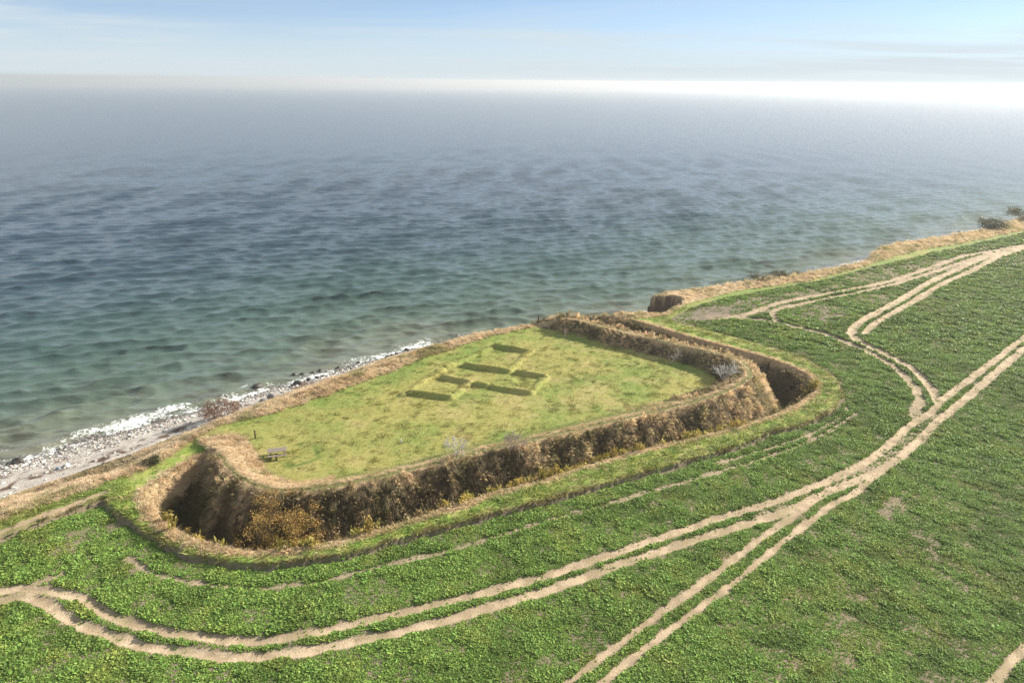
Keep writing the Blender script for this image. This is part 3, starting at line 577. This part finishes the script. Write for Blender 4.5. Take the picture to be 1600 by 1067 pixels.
def c_pale(x, y, g, n):
    f = fbm(x, y, 1.6, 3, 403); c = mixc((.78, .61, .43), (.64, .47, .31), sm(.4, .6, f))
    c = c + (np.array([.26, .25, .10])-c)*(sm(.60, .72, fbm(x, y, 3, 3, 405))*.7)[:, None]
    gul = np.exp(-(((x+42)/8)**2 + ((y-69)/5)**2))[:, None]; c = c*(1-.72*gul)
    return rnd_tint(c, n, .22, .06)
xa, ya = pts(-85, 50, 22, 112, 22); xb, yb = pts(20, 190, 100, 235, 4.5)
xx = np.concatenate([xa, xb]); yy = np.concatenate([ya, yb])
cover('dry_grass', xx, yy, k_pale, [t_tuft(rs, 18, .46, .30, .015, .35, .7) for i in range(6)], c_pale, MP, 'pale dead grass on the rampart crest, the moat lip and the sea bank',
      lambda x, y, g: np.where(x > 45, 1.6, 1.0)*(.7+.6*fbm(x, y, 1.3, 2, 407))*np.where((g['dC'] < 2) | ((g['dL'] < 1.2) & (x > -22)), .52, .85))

# tall brown growth on the slopes of the rampart and moat
def k_rank(x, y, g):
    far = sm(70, 80, y); inn = (g['inC'] & ~g['inF'])*far*sm(.5, 1.2, g['dC'])*sm(1.02, .9, g['ti'])
    return np.maximum(g['moat']*sm(.25, .7, g['dC'])*sm(.3+.6*(x < -22), .8+.6*(x < -22), g['dL']), inn)*.95*(g['z'] > 2)
def c_rank(x, y, g, n):
    f = fbm(g['arc']*1.0, g['dC']*.25, 1.2, 3, 411)
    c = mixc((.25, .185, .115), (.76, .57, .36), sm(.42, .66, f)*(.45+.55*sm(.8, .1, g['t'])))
    c = c*(1-.35*sm(-20, -25, x)*(g['t'] > .3))[:, None]  # darker tint at the left end paints in the crest's cast shadow
    right = sm(12, 30, x)*(g['moat'])*sm(.64, .5, g['t'])
    c = c + (np.array([.80, .60, .39])-c)*(right*.75)[:, None]  # sunlit look of the right-end slope put into the tint
    c = c + (np.array([.13, .13, .045])-c)*(sm(.58, .70, fbm(x, y, 2.4, 3, 413))*.5)[:, None]
    return rnd_tint(c, n, .35, .08)
xx, yy = pts(-38, 46, 42, 112, 24)
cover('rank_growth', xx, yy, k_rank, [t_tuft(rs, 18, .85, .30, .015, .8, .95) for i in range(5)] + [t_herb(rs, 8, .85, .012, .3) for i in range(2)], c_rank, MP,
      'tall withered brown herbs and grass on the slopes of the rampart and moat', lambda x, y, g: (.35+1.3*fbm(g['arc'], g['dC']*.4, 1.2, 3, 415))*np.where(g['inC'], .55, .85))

# yellow flowering weeds in the moat, below its outer lip
def k_gold(x, y, g):
    m = g['moat']*np.exp(-((g['dL']-1.25)/.55)**2)*sm(.30, .42, fbm(x, y, 3.0, 2, 421))*1.2*sm(-22, -17, x)*sm(31, 24, x)*(y < 75)
    m2 = g['moat']*np.exp(-((x-39.0)/1.6)**2 - ((y-79)/1.0)**2)*.5 + g['moat']*sm(3.2, 2, g['dL'])*(x < -22)*.05*(y < 52)
    return np.maximum(m, m2)
xx, yy = pts(-36, 44, 42, 84, 16)
cover('goldenrod', xx, yy, k_gold, [t_herb(rs, 14, .95, .014, .05) for i in range(4)], lambda x, y, g, n: rnd_tint(mixc((.55, .38, .10), (.30, .27, .07), fbm(x, y, 1.2, 2, 423)), n, .25, .1), MG,
      'yellow and olive weeds growing along the outer side of the moat', lambda x, y, g: np.full(x.size, 1.35), False)

# short grass of the lawn and verge
def k_lawn(x, y, g):
    green = g['inE'] & (g['sFi'] < 0) & (g['sG'] > 0) & ~g['moat'] & (g['strip'] < .4)
    return green*(.55+.45*fbm(x, y, 1.0, 2, 431))*np.where(g['inC'] & ~g['inF'] & (g['dC'] < 5), .25, 1)
def c_lawn(x, y, g, n):
    c = colour(x, y, g)*np.array([1.12, 1.12, 1.05]); return rnd_tint(c, n, .15, .06)
xx, yy = pts(-62, 46, 40, 112, 16); m = (yy < 92) | (RS.rand(xx.size) < .6); xx, yy = xx[m], yy[m]
cover('lawn_grass', xx, yy, k_lawn, [t_tuft(rs, 9, .13, .20, .016, .1, .5) for i in range(5)], c_lawn, MG, 'short rough grass of the lawn inside the rampart and of the verge',
      lambda x, y, g: .7+.8*sm(.5, .8, fbm(x, y, .9, 2, 433))+.9*((g['sFi'] > -3.0) & (g['sFi'] < 0)), False)

# stones and pebbles on the beach
def k_peb(x, y, g):
    b = (~g['inE']) & (~g['inB']) & (g['z'] > -.35)
    st = np.exp(-((g['bt']-.18)/.24)**2)
    return b*(.12+.95*st*sm(.3, .5, fbm(x, y, 2.4, 3, 441)+.12))
def c_peb(x, y, g, n):
    r = RS.rand(n); c = mixc((.20, .175, .155), (.55, .51, .46), r**1.3); c[r > .93] = (.72, .70, .66)
    c = c*(.45+.55*sm(-.15, .25, g['z']))[:, None]; return rnd_tint(c, n, .15, .05)
xx, yy = pts(-85, 0, 55, 125, 11)
cover('beach_stones', xx, yy, k_peb, [t_stone(rs) for i in range(6)], c_peb, plant_mat('stone', 0.0, .8, .3), 'grey, brown and white stones strewn over the beach',
      lambda x, y, g: (.085 + .17*RS.rand(x.size)**2.4) + .06*np.exp(-((g['bt']-.22)/.2)**2), False, sink=.01)

# ---------------------------------------------------------------- single things
def simple_mat(name, col, rough=.8, amp=.3, scale=6, bump=.5, transl=0, spec=.3, dist_=.03):
    m, N = new_mat(name); pos = N.n('ShaderNodeTexCoord').outputs['Object']
    a = N.noise(pos, scale, 4, .65); k = N.math('MULTIPLY_ADD', a, amp*2, 1-amp)
    oi = N.n('ShaderNodeObjectInfo').outputs['Random']; k = N.math('MULTIPLY', k, N.math('MULTIPLY_ADD', oi, .24, .88))
    c = N.mix(1.0, col, N.n('ShaderNodeCombineColor', {0: k, 1: k, 2: k}).outputs[0], 'MULTIPLY')
    bp = N.n('ShaderNodeBump', {'Height': a, 'Strength': bump, 'Distance': dist_})
    p = N.n('ShaderNodeBsdfPrincipled', {'Base Color': c, 'Roughness': rough, 'Specular IOR Level': spec, 'Normal': bp.outputs[0]}); out = p.outputs[0]
    if transl:
        tr = N.n('ShaderNodeBsdfTranslucent', {'Color': c}); out = N.n('ShaderNodeMixShader', {0: transl, 1: out, 2: tr.outputs[0]}).outputs[0]
    N.t.links.new(out, N.n('ShaderNodeOutputMaterial').inputs[0]); return m
def zat(x, y): return float(ground(np.array([float(x)]), np.array([float(y)]))['z'][0])
def empty(name, loc, rz=0):
    o = bpy.data.objects.new(name, None); COL.objects.link(o); o.location = loc; o.rotation_euler = (0, 0, rz); o.empty_display_size = .3; return o
def box(bm_, c, s, rz=0, ry=0, rx=0):
    import bmesh
    r = bmesh.ops.create_cube(bm_, size=1.0)
    M = Matrix.Translation(c) @ Matrix.Rotation(rz, 4, 'Z') @ Matrix.Rotation(ry, 4, 'Y') @ Matrix.Rotation(rx, 4, 'X') @ Matrix.Diagonal((*s, 1))
    bmesh.ops.transform(bm_, matrix=M, verts=r['verts'])
def part(name, boxes, mat, parent=None, bev=.006):
    import bmesh
    b = bmesh.new()
    for a in boxes: box(b, *a)
    bmesh.ops.bevel(b, geom=b.edges[:], offset=bev, segments=1, affect='EDGES')
    me = bpy.data.meshes.new(name); b.to_mesh(me); b.free(); return link(name, me, mat, parent)

M_WOOD = simple_mat('weathered_wood', (.19, .155, .13), .85, .35, 14); M_DWOOD = simple_mat('dark_wood', (.06, .045, .035), .85, .3, 14)
# picnic table
tx, ty, _ = PT['table']; tz = zat(tx, ty)
t = tag(empty('picnic_table', (tx, ty, tz-.01), math.radians(17)), 'weathered grey wooden picnic table with benches on the lawn near the rampart end', 'picnic table')
part('tabletop', [((0, -.34+.17*i, .745+.002*(i % 2)), (1.85, .16, .04)) for i in range(5)], M_WOOD, t)
for s in (-1, 1):
    part('bench', [((0, s*.72+q*.075, .45), (1.85, .135, .04)) for q in (-1, 1)], M_WOOD, t)
for s in (-1, 1):
    part('frame', [((s*.62, 0, .70), (.045, .74, .09)), ((s*.62, 0, .385), (.045, 1.62, .09)),
                   ((s*.665, -.36, .36), (.045, .10, .80), 0, 0, .42), ((s*.665, .36, .36), (.045, .10, .80), 0, 0, -.42)], M_WOOD, t)
# posts
def post(name, key, h, w, label, cat, mat, cap=None):
    x, y, _ = PT[key]; z = zat(x, y); p = empty(name, (x, y, z), .4); tag(p, label, cat)
    part('shaft', [((0, 0, h/2-.15), (w, w, h+.3), 0, .03, .02)], mat, p, .012)
    if cap == 'cap': part('cap', [((.005, 0, h+.012), (w*1.3, w*1.3, .05), 0, .12, 0)], mat, p, .01)
    if cap == 'board': part('board', [((0, -w*.5-.035, h*.74), (w*1.9, .04, h*.45))], mat, p, .01)
    return p
post('wooden_post', 'post_a', .95, .13, 'short dark wooden post on the lawn behind the picnic table', 'post', M_DWOOD, 'cap')
post('wooden_post', 'post_b', 1.25, .13, 'thin dark post where the far rampart meets the cliff edge', 'post', M_DWOOD, 'cap')
post('notice_post', 'post_c', 1.15, .24, 'stout dark post with a board on the cliff edge beyond the moat', 'post', M_DWOOD, 'board')
M_WHITE = simple_mat('white_paint', (.78, .77, .70), .5, .08, 5)
x, y, _ = PT['marker']; mk = empty('marker_stake', (x, y, zat(x, y)), .3); tag(mk, 'small white marker stake alone in the middle of the lawn', 'marker stake')
part('shaft', [((0, 0, .18), (.16, .07, .5), 0, .1, 0)], M_WHITE, mk, .015); part('tip', [((.03, 0, .50), (.045, .045, .2), 0, .15, 0)], M_WHITE, mk, .01)

# stones
def rock(name, x, y, r, label, cat, mat, group=None, seed=0, z=None, flat=.7):
    rs_ = np.random.RandomState(seed); import bmesh
    b = bmesh.new(); bmesh.ops.create_icosphere(b, subdivisions=3, radius=1)
    ks = [(rs_.randn(3), rs_.rand()*6) for _ in range(7)]
    for v in b.verts:
        p = v.co.copy(); f = 1 + sum(.075*math.sin(2.1*(k[0]*p.x + k[1]*p.y + k[2]*p.z)+q) for k, q in ks)
        v.co = Vector((p.x*f, p.y*f*.8, max(p.z*f*flat, -.35)))*r
    for f_ in b.faces: f_.smooth = True
    me = bpy.data.meshes.new(name); b.to_mesh(me); b.free(); o = link(name, me, mat)
    o.location = (x, y, (zat(x, y) if z is None else z) + .12*r); o.rotation_euler = (0, 0, rs_.rand()*6); return tag(o, label, cat, group)
M_BOULD = simple_mat('wet_boulder', (.050, .044, .038), .55, .35, 3, .8); M_GREY = simple_mat('grey_boulder', (.20, .185, .175), .85, .3, 3, .8)
for i, (bx, by, br) in enumerate(BOULD):
    g_ = 'dark boulders in the surf off the beach'; sub = zat(bx, by)
    if i == 0: rock('boulder', bx, by, .95, 'largest dark wet boulder standing alone in the waves above the beach bush', 'boulder', M_BOULD, g_, i, -.05)
    elif i == 1: rock('boulder', bx, by, .8, 'dark boulder in the foam at the far left of the beach', 'boulder', M_BOULD, g_, i, -.05)
    else: rock('boulder', bx, by, br, 'one of the small dark wet boulders scattered in the surf along the shore', 'boulder', M_BOULD, g_, i, max(min(sub, .3), -.15)-.02)
rock('boulder', -35.9, 92.6, .75, 'large grey boulder on the beach beside the low red-brown shrub', 'boulder', M_GREY, None, 91)
rock('boulder', -36.2, 90.4, .8, 'rounded grey boulder near the top of the beach', 'boulder', M_GREY, None, 92)
rock('boulder', PT['white'][0], PT['white'][1], .42, 'single bright white boulder on the pebble beach', 'boulder', M_WHITE, None, 93)
rock('boulder', PT['blue'][0]-.3, PT['blue'][1]-.2, .45, 'blue-grey flat object lying next to the bright white boulder', 'boulder', simple_mat('blue_item', (.13, .17, .22), .7, .2, 4), None, 94, None, .4)  # blue object of unclear kind, shaped as a flattened rock

# shrubs and bare trees
def tubes(segs, sides, S_):
    """many short tapering tubes in one go; segs rows are ax ay az bx by bz ra rb"""
    s = np.array(segs); a = s[:, :3]*S_; c = s[:, 3:6]*S_; d = c-a; d /= np.linalg.norm(d, axis=1)[:, None]+1e-9
    h = np.where((np.abs(d[:, 2]) < .9)[:, None], np.array([0, 0, 1.])[None], np.array([1., 0, 0])[None])
    u = np.cross(d, h); u /= np.linalg.norm(u, axis=1)[:, None]; v = np.cross(d, u)
    th = np.arange(sides)*2*math.pi/sides; ring = u[:, None, :]*np.cos(th)[None, :, None] + v[:, None, :]*np.sin(th)[None, :, None]
    V = np.concatenate([a[:, None]+ring*s[:, 6, None, None], c[:, None]+ring*s[:, 7, None, None]], 1).reshape(-1, 3)
    k = np.arange(sides); f = np.stack([k, (k+1) % sides, sides+(k+1) % sides, sides+k], 1)
    return V, (np.arange(len(s))[:, None, None]*2*sides + f[None]).reshape(-1, 4)
def branch(rs_, T0, T1, p, d, L, r, depth, tips, thin, up, spread, kids, maxd):
    segs = 3; q = p; dd = d
    for s in range(segs):
        dd = dd + rs_.randn(3)*.13; dd[2] += up*.25; dd = dd/math.sqrt(dd @ dd)
        nq = q + dd*L/segs; r2 = r*.78
        (T0 if depth == 0 else T1).append((*q, *nq, max(r, thin), max(r2, thin)))
        if depth < maxd and (depth > 0 or s > 0):
            for _ in range(rs_.randint(*kids) if s == segs-1 else rs_.randint(0, 3)):
                nd = dd + rs_.randn(3)*spread; nd = nd/math.sqrt(nd @ nd)
                branch(rs_, T0, T1, nq, nd, L*(.55+.25*rs_.rand()), r2*.6, depth+1, tips, thin, up, spread, kids, maxd)
        q = nq; r = r2
    tips.append(q)
def leaf_cards(rs_, C, n, s, jit):
    C = np.array(C); c = C[rs_.randint(0, len(C), n)] + rs_.randn(n, 3)*jit
    a = rs_.randn(n, 3); a /= np.linalg.norm(a, axis=1)[:, None]; b = np.cross(a, rs_.randn(n, 3)); b /= np.linalg.norm(b, axis=1)[:, None]
    q = s*(.6+.8*rs_.rand(n, 1)); V = np.stack([c-a*q, c-b*q*.55, c+a*q, c+b*q*.55], 1).reshape(-1, 3)
    return V, np.arange(4*n).reshape(-1, 4)
def leaf_mat(name, c1_, c2_, c3_, transl=.3):
    m, N = new_mat(name); r = N.n('ShaderNodeNewGeometry').outputs['Random Per Island']
    c = N.ramp(r, [(0, c1_), (.5, c2_), (1, c3_)])
    p = N.n('ShaderNodeBsdfPrincipled', {'Base Color': c, 'Roughness': .6, 'Specular IOR Level': .25}); tr = N.n('ShaderNodeBsdfTranslucent', {'Color': c})
    N.t.links.new(N.n('ShaderNodeMixShader', {0: transl, 1: p.outputs[0], 2: tr.outputs[0]}).outputs[0], N.n('ShaderNodeOutputMaterial').inputs[0]); return m
def tree(name, x, y, H, label, cat, bark, seed, stems=1, leaf=None, nleaf=0, lsize=.06, ljit=.12, spread=.55, thin=.008, splay=.25, group=None, zoff=0, r0=.07, up=.15, squash=1.0, kids=(2, 4), maxd=2):
    rs_ = np.random.RandomState(seed); T0, T1, tips = [], [], []
    for s in range(stems):
        a = 6.283*s/stems + rs_.rand(); d = np.array([math.cos(a)*splay, math.sin(a)*splay, 1.0]) + rs_.randn(3)*.1; d /= np.linalg.norm(d)
        branch(rs_, T0, T1, np.array((.05*math.cos(a), .05*math.sin(a), -.15)), d, H*.42, r0*(1 if stems == 1 else .6), 0, tips, thin, up, spread, kids, maxd)
    sc = H/max(max(t_[2] for t_ in tips), .1); S_ = np.array([sc*squash, sc*squash, sc])
    o = empty(name, (x, y, zat(x, y)+zoff)); tag(o, label, cat, group)
    V, F = tubes(T0, 5, S_); link('stems' if stems > 1 else 'trunk', np_mesh('stems', V, F, True), bark, o)
    V, F = tubes(T1, 3, S_); link('branches', np_mesh('branches', V, F, True), bark, o)
    if leaf:
        V, F = leaf_cards(rs_, np.array(tips)*S_, nleaf, lsize, ljit); link('crown', np_mesh('crown', V, F, False), leaf, o)
    return o
B_WHITE = simple_mat('pale_bark', (.52, .49, .46), .8, .2, 5); B_BROWN = simple_mat('brown_bark', (.13, .09, .065), .85, .25, 5); B_PINK = simple_mat('grey_pink_bark', (.34, .26, .22), .8, .2, 5)
p = PT
tree('bare_shrub', p['bare_a'][0], p['bare_a'][1], 2.0, 'bare whitish twiggy shrub on the near crest beside the lawn, left one of two', 'shrub', B_WHITE, 21, 5, thin=.011, splay=.5, squash=1.0, maxd=3)
tree('bare_shrub', p['bare_b'][0], p['bare_b'][1]-.4, 2.3, 'bare brownish twiggy shrub on the near rampart slope, right one of two', 'shrub', B_PINK, 22, 6, thin=.010, splay=.45, maxd=3)
tree('bare_tree', p['bare_c'][0], p['bare_c'][1], 2.9, 'bare white-limbed small tree at the right corner of the lawn', 'tree', B_WHITE, 23, 4, thin=.018, splay=.55, r0=.12, spread=.5, maxd=3)
tree('bare_tree', p['bare_d'][0], p['bare_d'][1], 2.0, 'bare pale small tree on the inner slope of the far rampart', 'tree', B_WHITE, 24, 2, thin=.014, splay=.6, r0=.1)
tree('bare_sapling', p['bare_e'][0]-2.2, p['bare_e'][1]+1.2, 1.5, 'thin leaning bare sapling low on the far rampart slope', 'tree', B_PINK, 25, 1, thin=.014, splay=.7, r0=.07)
L_GOLD = leaf_mat('gold_leaves', (.46, .27, .08), (.32, .20, .06), (.17, .15, .04)); L_RED = leaf_mat('russet_leaves', (.26, .14, .09), (.17, .095, .065), (.33, .20, .13)); L_DARK = leaf_mat('dark_leaves', (.05, .065, .03), (.09, .10, .045), (.15, .12, .06))
tree('golden_shrub', -19.7, 50.0, 5.1, 'large round shrub with golden autumn leaves standing in the moat', 'shrub', B_BROWN, 31, 11, L_GOLD, 13000, .07, .24, .62, .012, .85, r0=.12, squash=1.05)
tree('russet_shrub', p['beachbush'][0], p['beachbush'][1], 2.7, 'round russet-brown leafless looking shrub on the beach below the lawn', 'shrub', B_BROWN, 32, 10, L_RED, 9000, .055, .15, .55, .012, .8, squash=1.0)
tree('low_russet_shrub', p['redbush'][0], p['redbush'][1], .9, 'low spreading russet shrub on the beach among grey boulders', 'shrub', B_BROWN, 33, 12, L_RED, 2200, .05, .16, .6, .012, 1.3, squash=1.7)
tree('low_russet_shrub', -51.5, 65.0, .7, 'small russet shrub at the top of the beach at far left', 'shrub', B_BROWN, 34, 10, L_RED, 900, .05, .14, .6, .012, 1.3, squash=1.4)
tree('dark_bush', p['darkbush'][0]-.4, p['darkbush'][1]+.3, .55, 'small dark green bush at the end of the pale grass bank', 'bush', B_BROWN, 35, 8, L_DARK, 1800, .06, .12, .6, .012, .8)
for i, (k, h, lb) in enumerate([('scrub1', .7, 'dark scrub bush lowest on the sea bank gully'), ('scrub2', .8, 'dark scrub bush in the middle of the sea bank gully'), ('scrub3', .75, 'dark scrub bush highest in the sea bank gully'), ('scrub4', .7, 'dark twiggy bush between the other bushes of the gully')]):
    tree('scrub_bush', p[k][0], p[k][1], h, lb, 'bush', B_BROWN, 40+i, 8, L_DARK, 900, .05, .13, .6, .012, .9, 'scrub bushes in the sea bank gully', squash=1.3)
for i, (k, h, sq, lb) in enumerate([('cb1', 1.5, 1.8, 'low dark bush on the cliff edge, nearest the bare cliff'), ('cb6', 1.1, 1.5, 'small brown bush on the cliff edge, second from the bare cliff'), ('cb5', 1.2, 1.6, 'small brown bush on the cliff edge, third from the bare cliff'), ('cb2', 1.7, 1.3, 'taller twiggy bush on the cliff edge, fourth from the bare cliff'), ('cb3', 2.0, 2.4, 'grey-green bush clump on the cliff edge near the right border'), ('cb4', 2.9, 1.8, 'tall grey-green bush clump at the far right end of the cliff edge')]):
    x0, y0, _ = p[k]; tree('cliff_bush', x0, y0-1.0, h, lb, 'bush', B_BROWN, 50+i, 8, L_DARK, 1500 if i < 4 else 3500, .08 if i < 4 else .16, .18 if i < 4 else .4, .6, .02, .9, 'bushes along the cliff edge', squash=sq)

# ---------------------------------------------------------------- haze: one closed box of even air
import bmesh
b = bmesh.new(); bmesh.ops.create_cube(b, size=1.0); me = bpy.data.meshes.new('haze'); b.to_mesh(me); b.free()
hz = link('haze', me); hz.scale = (27000, 15000, 58); hz.location = (0, 6000, 21)
m = bpy.data.materials.new('haze'); m.use_nodes = True; N = NT(m.node_tree)
pv = N.n('ShaderNodeVolumePrincipled', {'Color': (.58, .595, .605, 1), 'Density': 1/3400., 'Anisotropy': .36})
N.t.links.new(pv.outputs[0], N.n('ShaderNodeOutputMaterial').inputs['Volume']); me.materials.append(m)
tag(hz, 'thin pale sea haze that fades the far water into the sky', None, None, 'stuff')
